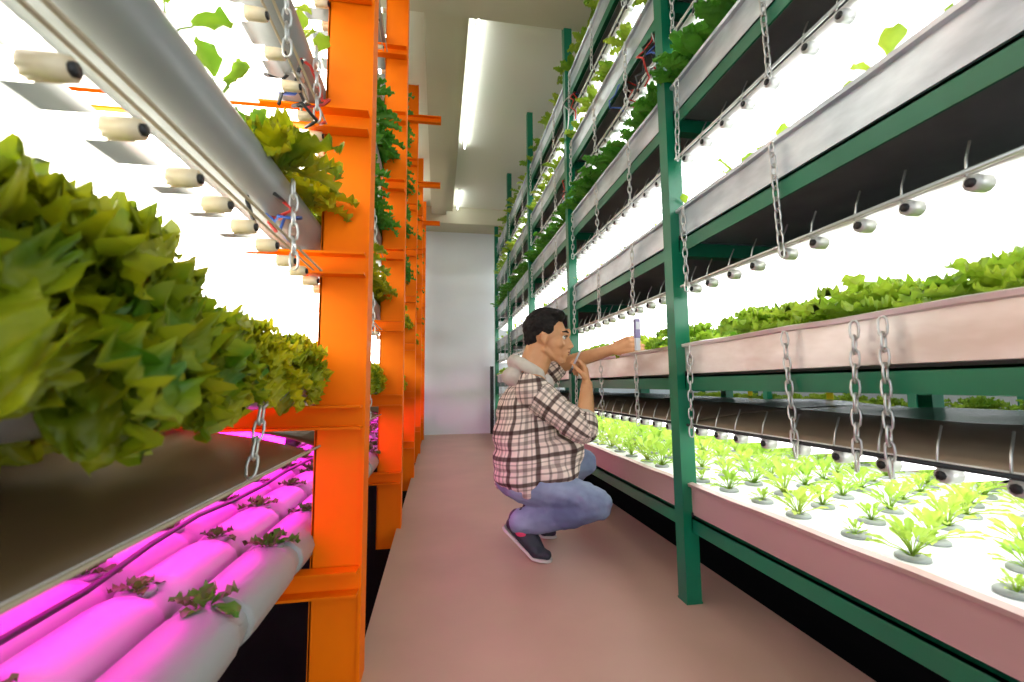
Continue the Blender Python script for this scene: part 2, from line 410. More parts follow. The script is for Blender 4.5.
# third tray: sparse young plants
for r_ in range(2):
    for k in range(26):
        y = .55 + .23 * k + R.uniform(-.05, .05)
        if y > 6.4: continue
        plant('young_lettuce', R.choice(H_young), (XF + (.055, .3)[r_] + R.uniform(-.02, .02), y, TOP[2] - .012), R.uniform(.75, 1.25),
              'young paddle-leaved lettuce, third green-rack tray, %s row from aisle, %s along' % (nth(r_), nth(k)), 'lettuce', 'young lettuces in the third tray')
for lv, hs, nm, gap, y0, sc in ((3, H_upd, 'dark green curly lettuce', .135, 1.05, 1.2), (4, H_upb, 'bright yellow-green curly lettuce', .24, 1.6, 1.15), (5, H_upb, 'bright yellow-green curly lettuce', .28, 1.9, 1.15)):
    k = 0; y = y0
    while y < 6.5:
        if lv == 3 and 2.0 < y < 2.4 and False: y += gap; continue
        plant('curly_lettuce', R.choice(hs), (XF + .045 + R.uniform(-.01, .02), y, TOP[lv] - .006), sc * R.uniform(.8, 1.1),
              '%s at edge of %s green-rack tray, %s from near end' % (nm, LVL[lv], nth(k)), 'lettuce', 'curly lettuces in the %s tray' % LVL[lv], tilt=(0, 0))
        k += 1; y += gap * R.uniform(.85, 1.2)

# ------------------------------------------------------------------ orange rack
LY = [1.24, 2.50, 3.80, 5.10, 6.35]
XO = -.19
CB = [.265, .67, 1.07, 1.47, 1.87, 2.27, 2.67, 3.07]
r = tag(empty('orange_rack', (XO, LY[0], -.1)), 'long orange steel rack of channel posts carrying round troughs along the aisle', 'rack')
for y in LY:
    for x in (0, -.70):
        m = MB(); yy = y - LY[0]
        m.box(x - .122, x, yy - .005, yy + .003, 0, 3.5)
        m.box(x - .006, x + .002, yy - .012, yy + .07, 0, 3.5); m.box(x - .124, x - .118, yy - .005, yy + .07, 0, 3.5)
        m.build('post', M['orange'], r)
    for z in CB:
        z += .1; m = MB(); yy = y - LY[0] - .008
        x1 = .20 if (z > 3.1 and y > 3) else -.004
        m.box(-.86, x1, yy - .006, yy, z - .028, z + .028)
        m.box(-.86, x1, yy - .042, yy, z + .024, z + .030); m.box(-.86, x1, yy - .042, yy, z - .030, z - .024)
        m.build('cross_beam', M['orange'], r)
ST = ['lowest', 'second', 'third', 'fourth', 'fifth', 'sixth', 'seventh']
XR = [-.375, -.60, -.83]
ROWN = ['aisle row', 'middle row', 'rear row']
def trough_mesh(L, segs=16):
    m = MB(); ro, ri = .060, .054; prof = []
    n = 16
    a0, a1 = PI * .80 + PI / 2 - PI * .0, 0
    angs = [math.radians(125) + math.radians(290) * k / n for k in range(n + 1)]
    prof = [(ro * math.cos(a), ro * math.sin(a)) for a in angs] + [(ri * math.cos(a), ri * math.sin(a)) for a in reversed(angs)]
    m.ring_sweep([[(x, 0, z) for x, z in prof], [(x, L * .5, z) for x, z in prof], [(x, L, z) for x, z in prof]])
    return m
TY0, TY1 = .12, 6.6
TL = trough_mesh(TY1 - TY0)
TMG = TL.mesh('trough', M['pvc'], True); TMG.set_sharp_from_angle(angle=.7)
TMW = TL.mesh('trough_white', M['pvc_white'], True); TMW.set_sharp_from_angle(angle=.7)
for i in range(7):
    for j, x in enumerate(XR):
        if i == 0: continue
        o = link('pipe_trough', TMG, None, (x, TY0, CB[i] + .032 + .060))
        tag(o, 'grey round plastic trough on the %s level of the orange rack, %s' % (ST[i], ROWN[j]), 'trough', 'round troughs of the orange rack')
# lowest level: white covered pipes with planting holes
def cover_pipe(L, seed, pin):
    m = MB(); rr = random.Random(seed); y = 0; n = 14; k = 0; m.k = []
    rings = []
    while y < L:
        seg = .235
        for t, s in ((0, pin), (.04, max(pin, .97)), (.12, 1.0), (.80, 1.0), (.92, max(pin, .97)), (.975, pin), (1, pin * .96)):
            rings.append([(.068 * s * math.cos(2 * PI * q / n), y + seg * t, .052 * s * math.sin(2 * PI * q / n)) for q in range(n)])
        m.k.append(y + seg); y += seg + .045
        rings.append([(.068 * pin * .9 * math.cos(2 * PI * q / n), y - .004, .052 * pin * .84 * math.sin(2 * PI * q / n)) for q in range(n)])
    m.ring_sweep(rings); return m
H_bed = [head(900 + s, n=9, L=.055, W=.018, hi=1.3, lo=.1, curl=1, ruf=.005, frq=3, nu=6, nv=4).mesh('leaves', M['lettuce_d'], True) for s in range(3)]
for j, x in enumerate((-.372, -.520, -.665, -.81)):
    cp = cover_pipe(6.2, j, .76 if j else .985)
    o = cp.build('planting_pipe', M['pvc_white' if j else 'pvc_front'], None, True, (x, .30 + j * .09, CB[0] + .030 + .055)); auto(o, 60)
    tag(o, 'white segmented planting pipe glowing magenta on the lowest level, %s from the aisle' % nth(j), 'pipe', 'white planting pipes on the lowest level')
    for k, y in enumerate(cp.k):
        if y > 5.9: continue
        for w in range(1):
            pl = plant('seedling_pot', R.choice(H_bed), (x + R.uniform(-.008, .008), .30 + j * .09 + y + .021, CB[0] + .030 + .055 + .040), R.uniform(.65, .95) * (1.4 if y > 1.6 else 1),
                  'small seedling under magenta light, %s white pipe from aisle, %s from near end' % (nth(j), nth(k)), 'seedling', 'seedlings under the magenta light')
# drip hoses over the bed
for j, x in enumerate((-.592, -.738)):
    pts = [(x + .015 * math.sin(k * .9 + j), .3 + .2 * k, .385 + .008 * math.sin(k * 1.7) + .03) for k in range(31)]
    tag(MB().tube(pts, .006, 6).build('drip_hose', M['black'], None, True), 'thin black drip hose lying along the magenta bed, %s from the aisle' % nth(j), 'hose', 'drip hoses')
tag(MB().box(-.862, -.84, .3, 6.3, .34, .375).build('bed_rail', M['pvc'], None), 'grey edge rail along the rear of the magenta bed', 'rail')
# pink lamps, white lamps
LPP = lamp_proto(M['tube_pink'], M['black'], .49, 'pink', -1, False, .014)
k = 0; y = .35
while y < 6.3:
    o = place_lamp('magenta_tube_lamp', LPP, (-.38, y, .594))
    tag(o, 'magenta tube lamp below second orange-rack level, %s from near end' % nth(k), 'lamp', 'magenta tube lamps'); k += 1; y += .2
LPW = lamp_proto(M['tube_warm'], M['socket_cream'], .60, 'warm', -1, False, .0125, .035)
for i in range(1, 7):
    z = CB[i + 1] - .045 if i < 7 else 0
    y = .42 if i < 4 else 1.3; k = 0
    while y < 6.3:
        o = place_lamp('warm_tube_lamp', LPW, (-.315, y + R.uniform(-.01, .01), z), R.uniform(-.03, .03))
        tag(o, 'warm white tube lamp over %s orange-rack trough level, %s from near end' % (ST[i], nth(k)), 'lamp', 'warm tube lamps of the orange rack')
        k += 1; y += .10 if y < 1.6 else .20
for i in range(0, 7):
    z = CB[i + 1] - .045 + .022 if i else .596
    x = -.30
    m = MB().tube([(x, .15, z), (x, 6.5, z)], .003, 6)
    if i: m.tube([(x - .022, .15, z + .003), (x - .022, 6.5, z + .003)], .0026, 6)
    tag(m.build('lamp_rail', M['rail_tan'], None, True), 'thin tan rail holding lamp ends over the %s level of the orange rack' % ST[i], 'rail', 'lamp rails')
    if i == 0:
        for b in range(4):
            ya = [.15, 1.24, 2.52, 3.82][b]; yb = [1.15, 2.44, 3.74, 5.04][b]
            o = film(-.31, -.90, ya, yb, z - .004, .072, 60, 24, None, False).build('reflector_sheet', [M['film_brown'], M['film_under'], M['film_brown']], None, True)
            tag(o, 'brown reflector sheet above the magenta bed, %s' % BAY[b], 'reflector', 'reflector sheets of the orange rack')
    else:
        for b in range(4):
            ya = [.15, 1.24, 2.52, 3.82][b]; yb = [1.15, 2.44, 3.74, 5.04][b]
            m = MB().box(-.90, -.45, ya, yb, z + .016, z + .02)
            o = m.build('reflector_sheet', M['film_under']); tag(o, 'white reflector sheet over %s orange-rack trough level, %s' % (ST[i], BAY[b]), 'reflector', 'reflector sheets of the orange rack')
CHL = chain_mesh(.19).mesh('chain_short', M['chain'], True)
for i in range(3):
    for k, y in enumerate(((.86,), (.95,), (.86, 1.08))[i] + (1.62, 2.1)):
        o = link('hanging_chain', CHL, None, (-.300, y, CB[i + 1] + .10)); o.rotation_euler = (-.42 if i == 0 else .05, -.03, 0)
        tag(o, 'steel chain hanging beside %s orange-rack trough level, %s from near end' % (ST[i + 1], nth(k)), 'chain', 'chains of the orange rack')
# big lettuces on the second level
k = 0; y = .38
while y < 6.2:
    s = 1.34 if y < .60 else (.80 if y < .9 else .74)
    plant('curly_lettuce', R.choice(H_big), (-.375 - (.045 if y < .60 else 0), y, CB[1] + (.16 if y < .60 else .13)), s * R.uniform(.92, 1.05),
          'large curly lettuce leaning from second orange-rack trough level, %s from near end' % nth(k), 'lettuce', 'large lettuces on the orange rack', cup=False)
    k += 1; y += .145 if y < .60 else .22
for j, x in ((1, -.60),):
    for k in range(5):
        plant('curly_lettuce', R.choice(H_big), (x - .04, .42 + .22 * k, CB[1] + .14), R.uniform(.85, 1.0),
              'large curly lettuce in middle trough, second orange-rack level, %s from near end' % nth(k), 'lettuce', 'lettuces in the middle trough', cup=False)
for i, hs, nm, y0 in ((2, H_bright, 'bright yellow-green', .98), (3, H_dark, 'dark green', 1.45), (4, H_dark, 'dark green', 1.9), (5, H_dark, 'dark green', 2.7), (6, H_dark, 'dark green', 2.7)):
    y = y0; k = 0
    while y < 6.2:
        plant('curly_lettuce', R.choice(hs), (-.345, y, CB[i] + .14), R.uniform(1.0, 1.25),
              '%s curly lettuce leaning from %s orange-rack trough level, %s from near end' % (nm, ST[i], nth(k)), 'lettuce', 'curly lettuces on upper orange levels', cup=False)
        k += 1; y += .20 if y < 4 else .3
for i, ysx in ((2, (.45, .60, .74, .86)), (3, (1.0, 1.12, 1.2))):
    for k, y in enumerate(ysx):
        plant('young_lettuce', R.choice(H_young), (-.35, y, CB[i] + .13), R.uniform(.9, 1.2),
              'young paddle-leaved lettuce in %s orange-rack trough level, %s from near end' % (ST[i], nth(k)), 'lettuce', 'young lettuces of the orange rack', cup=False)

# ------------------------------------------------------------------ second green rack, seen through the gap
PY2 = [1.2, 2.6, 4.0, 5.4, 6.6]
green_rack('green_rack', 3.25, 4.2, 'second green steel rack seen beyond the first through the gaps', [.55, 1.15, 1.68, 2.2, 2.75], PY2, False)
for i, z in enumerate([.55, 1.15, 1.68, 2.2, 2.75]):
    o = MB().box(3.27, 4.18, 1.2, 6.6, z - .09, z).build('grow_tray', M['galv']); tag(o, 'pale metal tray on the %s level of the green rack beyond' % LVL[i], 'tray', 'trays of the rack beyond')
    for k in range(16 if i < 1 else 4):
        y = 1.4 + (.3 if i < 1 else .9) * k
        plant('curly_lettuce', R.choice(H_mid), (3.36, y, z), R.uniform(.85, 1.1), 'curly lettuce on %s tray of rack beyond, %s from near end' % (LVL[i], nth(k)), 'lettuce', 'lettuces of the rack beyond', cup=False)
    if i:
        for k in range(9):  # unseen lamps added to brighten the rack beyond
            o = MB().tube([(3.35, 1.5 + .6 * k, z - .16), (4.15, 1.5 + .6 * k, z - .16)], .014, 8).build('tube_lamp', M['tube'], None, True)
            tag(o, 'added white tube lamp below %s tray of rack beyond, %s from near end' % (LVL[i], nth(k)), 'lamp', 'added tube lamps of the rack beyond')
for i, (x, y, z) in enumerate(((1.96, 1.98, .66), (1.97, 2.58, .665))):
    o = MB().box(x, x + .003, y - .02, y + .02, z, z + .075).build('sticky_trap', M['yellow']); tag(o, ['yellow insect card hanging behind the second tray', 'yellow insect card hanging beside the rear green post'][i], 'insect card', 'insect cards')

# cable bundles and air pumps under the upper trays
def bundle(loc, label, n, L, seed):
    rr = random.Random(seed); r = tag(empty('cable_bundle', loc), label, 'cables', 'cable bundles')
    for k in range(n):
        pts = []; p = Vector((rr.uniform(-.02, .02), 0, .0))
        for q in range(9):
            pts.append(p.copy()); p += Vector((rr.uniform(-.03, .03), rr.uniform(-.04, .04), -L / 8 + rr.uniform(-.02, .02)))
        MB().tube(pts, .004, 5).build('cable', M[['red', 'blue', 'black', 'black', 'chain'][k % 5]], r, True)
bundle((.90, 1.62, 2.22), 'tangle of red, blue and black cables beside the nearest green post, fifth level', 6, .22, 1)
bundle((.90, 1.95, 2.24), 'tangle of dark cables hanging under the fifth tray past the nearest green post', 6, .2, 2)
bundle((.89, 2.70, 2.70), 'tangle of dark cables hanging at the second green post under the top tray', 6, .25, 3)
bundle((.90, 2.88, 2.2), 'tangle of dark cables hanging just past the second green post', 5, .2, 4)
bundle((-.33, 1.05, 1.52), 'red and blue wires looping at the nearest orange post, fourth level', 5, .12, 5)
bundle((-.33, .95, 1.13), 'red and blue wires looping under the third level trough near the orange post', 4, .07, 6)

# ------------------------------------------------------------------ the crouching man
def melt(mb, name, mats, vox, smooth=6, parent=None, disp=None, loc=(0, 0, 0)):
    """fuse overlapping solids into one continuous skin"""
    o = mb.build(name + '_raw', mats); o.modifiers.new('r', 'REMESH').mode = 'VOXEL'; o.modifiers['r'].voxel_size = vox
    s = o.modifiers.new('s', 'SMOOTH'); s.iterations = smooth; s.factor = .5
    dg = bpy.context.evaluated_depsgraph_get(); dg.update()
    me = bpy.data.meshes.new_from_object(o.evaluated_get(dg)); me.name = name
    bpy.data.objects.remove(o)
    if disp:
        nn = [v.normal.copy() for v in me.vertices]
        for v, n_ in zip(me.vertices, nn): v.co += n_ * disp(v.co, n_)
    me.polygons.foreach_set('use_smooth', [True] * len(me.polygons))
    return link(name, me, parent)
V3 = Vector
def cloth_mat(name, plaid=True):
    m = bpy.data.materials.new(name); m.use_nodes = True; nt = m.node_tree; b = nt.nodes['Principled BSDF']; b.inputs['Roughness'].default_value = .9
    b.inputs['Specular IOR Level'].default_value = .2
    uv = nt.nodes.new('ShaderNodeUVMap'); uv.uv_map = 'UVMap'
    sp = nt.nodes.new('ShaderNodeSeparateXYZ'); nt.links.new(uv.outputs[0], sp.inputs[0])
    outs = []
    for ax in (0, 1):
        mu = nt.nodes.new('ShaderNodeMath'); mu.operation = 'MULTIPLY'; nt.links.new(sp.outputs[ax], mu.inputs[0]); mu.inputs[1].default_value = 1 / .108
        fr = nt.nodes.new('ShaderNodeMath'); fr.operation = 'FRACT'; nt.links.new(mu.outputs[0], fr.inputs[0])
        cr = nt.nodes.new('ShaderNodeValToRGB'); e = cr.color_ramp.elements
        st = [(0, 1.0), (.05, .16), (.17, .16), (.21, 1.0), (.40, 1), (.42, .5), (.47, .5), (.49, 1), (.60, 1), (.62, .62), (.74, .62), (.76, 1), (.86, 1), (.88, .6), (.91, .6), (.93, 1.0)]
        e[0].position = 0; e[0].color = (1, 1, 1, 1); e[1].position = 1; e[1].color = (1, 1, 1, 1)
        for p, v in st[1:]:
            q = e.new(p); q.color = (v, v * .88 + .0, v * .84, 1) if v < 1 else (1, 1, 1, 1)
        nt.links.new(fr.outputs[0], cr.inputs[0]); outs.append(cr.outputs[0])
    mx = nt.nodes.new('ShaderNodeMix'); mx.data_type = 'RGBA'; mx.blend_type = 'MULTIPLY'; mx.inputs[0].default_value = 1
    nt.links.new(outs[0], mx.inputs[6]); nt.links.new(outs[1], mx.inputs[7])
    m2 = nt.nodes.new('ShaderNodeMix'); m2.data_type = 'RGBA'; m2.blend_type = 'MIX'
    nt.links.new(mx.outputs[2], m2.inputs[0]); m2.inputs[6].default_value = (.040, .015, .013, 1); m2.inputs[7].default_value = (.84, .70, .62, 1)
    nt.links.new(m2.outputs[2], b.inputs['Base Color']); return m
M['plaid'] = cloth_mat('plaid_flannel')
M['skin'] = mat('skin', (.60, .28, .125), .5, 0, (.66, .33, .16), 18, .02)
M['hair'] = mat('black_hair', (.008, .006, .006), .7, 0, (.018, .014, .012), 60, .6, None, 6, spec=.2)
M['denim'] = mat('blue_denim', (.10, .125, .23), .85, 0, (.30, .37, .52), 4.5, .15, None, 5)
M['hood'] = mat('grey_hood', (.56, .50, .44), .95, 0, (.62, .56, .50), 30, .2)
M['tee'] = mat('white_shirt', (.75, .72, .70), .9)
M['shoe'] = mat('navy_shoe', (.022, .022, .035), .6, 0, (.03, .03, .045), 30, .1)
M['sole'] = mat('pale_sole', (.62, .55, .52), .6)
M['sock'] = mat('pink_sock', (.75, .06, .16), .9)
M['lip'] = mat('lips', (.42, .15, .11), .45)
M['eye'] = mat('eye_white', (.75, .73, .70), .2); M['iris'] = mat('dark_iris', (.02, .012, .008), .2)

man = tag(empty('person', (.36, 2.04, 0)), 'man in plaid hooded shirt and jeans crouching in the aisle beside the green rack', 'person')
MO = V3((.36, 2.04, 0))
# joints (world)
HC = V3((.522, 2.06, .966))
Hm = Matrix.Translation(HC) @ Matrix.Rotation(math.radians(-21), 4, 'Z') @ Matrix.Rotation(math.radians(3), 4, 'Y') @ Matrix.Scale(1.03, 4)
def hp(*p): return Hm @ V3(p)
NB = V3((.440, 2.075, .815))
RS, RE, RW = V3((.405, 1.935, .725)), V3((.612, 1.83, .553)), V3((.662, 1.935, .745))
LS, LE, LW = V3((.475, 2.255, .73)), V3((.62, 2.235, .845)), V3((.845, 2.04, .918))
PEL = V3((.385, 2.07, .345)); RH, RK, RA = V3((.385, 1.985, .325)), V3((.662, 1.855, .245)), V3((.352, 1.975, .150))
LH, LK, LA = V3((.39, 2.16, .335)), V3((.700, 2.145, .365)), V3((.455, 2.225, .13))

def hand(m, wrist, d, palm_n, thumb_side, curls, L=.175, extra=None):
    """palm plus five separate fingers; d = along hand, palm_n = out of the palm, curls per finger"""
    d = d.normalized(); pn = (palm_n - palm_n.dot(d) * d).normalized(); s = d.cross(pn).normalized() * thumb_side
    kn = []
    for i, (off, fl) in enumerate([(.032, .074), (.011, .080), (-.011, .074), (-.031, .060)]):
        base = wrist + d * (.086 - abs(i - 1.2) * .005) + s * off
        m.capsule(wrist + s * off * .6 + d * .01, base, .0165, .0120, 10)
        c = curls[i]; p = base; a = c[0]
        r0 = .0088 - (.0008 if i == 3 else 0)
        for j, fr in enumerate((.44, .32, .24)):
            dd = d * math.cos(a) + pn * math.sin(a); q = p + dd * fl * fr
            m.capsule(p, q, r0 + .0008 - .0008 * j, r0 + .0008 - .0008 * (j + 1), 9); p = q; a += c[1 + min(j, 1)]
        kn.append(p)
    m.capsule(wrist + s * .012, wrist + d * .07 + s * .0, .020, .018, 10)
    tb = wrist + d * .025 + s * .026; t1 = tb + (d * .6 + s * .6 + pn * .45).normalized() * .038; t2 = t1 + (d * .85 + s * .0 + pn * .6).normalized() * .030; t3 = t2 + (d * .8 - s * .35 + pn * .4).normalized() * .022
    m.capsule(tb - s * .012, tb, .016, .0135, 9); m.capsule(tb, t1, .0135, .0105, 9); m.capsule(t1, t2, .0105, .009, 9); m.capsule(t2, t3, .009, .0075, 9)
    return kn, t3

b = MB()
# head
def E(c, r, q=None):
    mm_ = MB().ball((0, 0, 0), r, 12)
    for v in mm_.v: pass
    b.add([Hm @ (V3(v) + V3(c)) for v in mm_.v], mm_.f)
def Cp(a, c, ra, rb): b.capsule(hp(*a), hp(*c), ra, rb, 12)
E((-.018, 0, .030), (.094, .074, .086)); E((.026, 0, -.020), (.058, .060, .080)); E((.030, 0, -.062), (.046, .050, .044))
E((.070, 0, -.035), (.026, .034, .050)); E((.074, 0, -.066), (.019, .030, .030)); Cp((.080, 0, .02), (.088, 0, -.045), .011, .013)
E((.064, 0, -.098), (.020, .022, .016)); Cp((-.01, .048, -.055), (.055, .018, -.100), .018, .016); Cp((-.01, -.048, -.055), (.055, -.018, -.100), .018, .016)
for s in (-1, 1):
    E((.050, s * .042, -.025), (.026, .020, .022)); E((.097, s * .011, -.038), (.011, .0085, .008))
    Cp((.082, s * .012, .020), (.066, s * .042, .022), .010, .009)
    E((-.012, s * .075, -.006), (.017, .008, .026)); E((-.010, s * .073, -.024), (.009, .008, .010)); Cp((-.020, s * .081, .014), (-.024, s * .081, -.012), .006, .005)
Cp((.084, 0, .010), (.105, 0, -.032), .0075, .0105); E((.088, 0, .03), (.012, .02, .02))
E((.090, 0, -.060), (.0095, .022, .0065)); E((.087, 0, -.071), (.0095, .019, .007)); E((.078, 0, -.064), (.014, .028, .018))
b.capsule(hp(-.025, 0, -.05), NB + V3((.0, 0, -.03)), .056, .062, 14); b.capsule(hp(-.04, 0, .0), NB + V3((-.02, 0, .0)), .05, .055, 14)
# torso and legs
b.ball(NB + V3((-.01, 0, -.05)), (.075, .13, .05), 12); b.ball((.43, 2.09, .63), (.105, .155, .13), 12); b.ball((.41, 2.07, .49), (.10, .14, .13), 12); b.ball(PEL, (.12, .155, .105), 12)
b.capsule(RS, LS, .05, .05)
b.capsule(RS, RE, .050, .040); b.capsule(LS, LE, .050, .040)
fm = RE.lerp(RW, .3); b.capsule(RE, fm, .039, .041); b.capsule(fm, RW, .041, .0265)
fm = LE.lerp(LW, .3); b.capsule(LE, fm, .038, .039); b.capsule(fm, LW, .039, .0255)
for H_, K_, A_ in ((RH, RK, RA), (LH, LK, LA)):
    b.capsule(H_, K_, .078, .052); b.capsule(K_, K_.lerp(A_, .35), .050, .055); b.capsule(K_.lerp(A_, .35), A_, .055, .036)
b.capsule(RA, (.425, 1.945, .045), .034, .032); b.capsule(LA, (.52, 2.215, .045), .036, .03)
# right hand: upright beside the chin, stylus between thumb and index
kR, tR = hand(b, RW, V3((-.08, .18, .98)), V3((-.95, .30, 0)), 1, [(.55, .9, .7), (1.0, 1.2, .8), (1.2, 1.2, .8), (1.3, 1.2, .8)])
# left hand: reaching over the tray lip, fingers round the meter
kL, tL = hand(b, LW, V3((.62, -.74, .20)), V3((.74, .60, -.10)), -1, [(.45, .55, .5), (.5, .7, .6), (.6, .8, .7), (.7, .9, .7)])
body = melt(b, 'body', M['skin'], .0042, 3, man); body.location = -MO
# face details
for s in (-1, 1):
    e = MB(); e.ball((0, 0, 0), .0098, 10); q = e.build('eye', M['eye'], man, True); q.matrix_local = Matrix.Translation(-MO) @ Hm @ Matrix.Translation((.0720, s * .031, .004))
    e = MB(); e.ball((.0070, 0, -.0005), (.0045, .0064, .0066), 8); e.build('iris', M['iris'], q, True)
    e = MB(); e.tube([hp(.090, s * .014, .027) - MO, hp(.083, s * .030, .033) - MO, hp(.066, s * .048, .027) - MO], [.004, .005, .003], 8); e.build('eyebrow', M['hair'], man, True)
    e = MB(); e.tube([hp(.0855, s * .020, .008) - MO, hp(.0865, s * .030, .0125) - MO, hp(.074, s * .043, .008) - MO], [.002, .003, .002], 6); e.build('eyelid', M['hair'], man, True)
e = MB(); ml = MB().ball((0, 0, 0), (.007, .020, .0055), 8); e.add([hp(*(V3(v) + V3((.0945, 0, -.0605)))) - MO for v in ml.v], ml.f)
ml = MB().ball((0, 0, 0), (.0075, .017, .006), 8); e.add([hp(*(V3(v) + V3((.0905, 0, -.071)))) - MO for v in ml.v], ml.f); e.build('lips', M['lip'], man, True)
# hair
b = MB()
E((-.033, 0, .052), (.094, .0790, .084)); E((-.066, 0, .005), (.052, .066, .062)); E((.020, 0, .112), (.052, .058, .028)); E((-.02, 0, .110), (.07, .066, .036)); E((.040, -.004, .100), (.032, .048, .024))
for s in (-1, 1): E((.000, s * .067, .036), (.030, .013, .026))
hair = melt(b, 'hair', M['hair'], .0045, 3, man, lambda c, n_: .0035 * noise.noise(c * 70) + .003 * noise.noise(V3((c.x * 25, c.y * 60, c.z * 40)))); hair.location = -MO
# shirt
def folds(c, n_): return .011 * noise.noise(V3((c.x * 9 + c.z * 5, c.y * 7, c.z * 13))) + .005 * noise.noise(c * 26)
b = MB()
b.ball((.425, 2.09, .645), (.125, .170, .135), 14); b.ball((.44, 2.065, .52), (.135, .165, .13), 14); b.ball((.37, 2.06, .50), (.115, .165, .15), 14); b.ball((.40, 2.05, .41), (.155, .185, .105), 14)
b.ball((.52, 2.02, .43), (.105, .155, .115), 14); b.ball((.37, 2.09, .62), (.095, .155, .13), 14)
b.capsule(RS + V3((.01, 0, .0)), LS + V3((-.02, 0, 0)), .066, .066, 14); b.capsule((.42, 2.02, .765), (.45, 2.16, .765), .06, .06, 14)
b.capsule(RS, RS.lerp(RE, .55), .073, .066, 14); b.capsule(RS.lerp(RE, .5), RE, .066, .060, 14); b.capsule(RE, RE.lerp(RW, .16), .060, .056, 14)
b.capsule(LS, LS.lerp(LE, .85), .070, .056, 14)
for (x, y) in ((.33, 2.10), (.35, 1.96), (.44, 1.90), (.54, 1.895), (.575, 1.93), (.38, 1.91)):
    b.capsule((x + .02, y + .02, .46), (x, y, .29), .05, .026, 12)
b.capsule((.42, 1.95, .40), (.42, 1.925, .31), .07, .045)
b.ball((.385, 2.05, .345), (.135, .190, .085), 14); b.ball((.50, 1.96, .36), (.12, .115, .075), 12); b.capsule((.32, 2.12, .40), (.295, 2.10, .30), .06, .04)
shirt = melt(b, 'plaid_shirt', M['plaid'], .0065, 8, man, folds); shirt.location = -MO
me = shirt.data; uvl = me.uv_layers.new(name='UVMap')
ax0 = V3((.42, 2.06, .35)); ax1 = V3((.43, 2.09, .75))
def seg_uv(p, a, b_, off):
    t = (b_ - a); L = t.length; t.normalize(); d = p - a; h = d.dot(t); r_ = d - t * h
    x = t.cross(V3((0, 0, 1))).normalized(); y = t.cross(x)
    return max(0, -h, h - L) + r_.length, (math.atan2(r_.dot(x), r_.dot(y)) * .068 + off, h)
for pl in me.polygons:
    c = pl.center
    arms = [(RS, RE), (RE, RW)] if c.y < 2.06 else [(LS, LE), (LE, LW)]
    best = None
    for a, b_ in arms:
        dd, _ = seg_uv(c, a, b_, 0)
        if best is None or dd < best[0]: best = (dd, a, b_)
    use_arm = best[0] < .082 and (c - RS).dot((RE - RS).normalized()) > .045 if c.y < 2.06 else best[0] < .075 and c.x > .5
    for li in pl.loop_indices:
        p = me.vertices[me.loops[li].vertex_index].co
        if use_arm: _, q = seg_uv(p, best[1], best[2], .02)
        else:
            cx = .42 + .02 * (p.z - .4); cy = 2.06
            an = math.atan2(p.x - cx, -(p.y - cy)); q = (an * .155 + .012, p.z * 1.0 + (p.x - .42) * -.12)
        uvl.data[li].uv = q
# cuffs, hood, undershirt
b = MB()
c0 = RE.lerp(RW, .17); b.capsule(c0 - (RW - RE).normalized() * .012, c0 + (RW - RE).normalized() * .012, .054, .051, 16)
o = melt(b, 'sleeve_cuff', M['hood'], .005, 3, man, folds); o.location = -MO
b = MB()
for a in range(19):
    an = math.radians(60 + a * 13.4); b.ball((.422 + math.cos(an) * .072, 2.078 + math.sin(an) * .082, .815 + .046 * -math.cos(an)), (.030, .034, .030), 8)
b.ball((.350, 2.085, .785), (.052, .085, .050), 10); b.capsule((.47, 2.0, .765), (.545, 2.03, .66), .020, .014); b.capsule((.48, 2.16, .765), (.55, 2.12, .66), .020, .014)
o = melt(b, 'hood', M['hood'], .005, 16, man, lambda c, n_: .006 * noise.noise(c * 22)); o.location = -MO
b = MB(); b.ball((.495, 2.08, .745), (.052, .07, .06), 10); o = melt(b, 'undershirt', M['tee'], .006, 3, man); o.location = -MO
# jeans
b = MB()
b.ball(PEL + V3((-.005, -.01, -.015)), (.120, .160, .105), 14)
b.capsule(RH, RK, .098, .070, 16); b.capsule(RK + V3((-.005, 0, 0)), RK.lerp(RA, .4) + V3((0, 0, -.01)), .070, .068, 16); b.capsule(RK.lerp(RA, .35) + V3((0, 0, -.008)), RK.lerp(RA, .97) + V3((.0, 0, .002)), .068, .056, 16)
b.capsule(LH, LK, .092, .070, 16); b.capsule(LK, LK.lerp(LA, .4), .066, .066, 16); b.capsule(LK.lerp(LA, .35), LK.lerp(LA, .88), .066, .05, 16)
def jf(c, n_):
    k = math.exp(-((c - RK).length / .16) ** 2)
    return .006 * noise.noise(V3((c.x * 12, c.y * 9, c.z * 22))) + .002 * noise.noise(c * 40) + .006 * k * noise.noise(V3((c.x * 34, c.y * 8, c.z * 44)))
jeans = melt(b, 'jeans', M['denim'], .0058, 4, man, jf); jeans.location = -MO
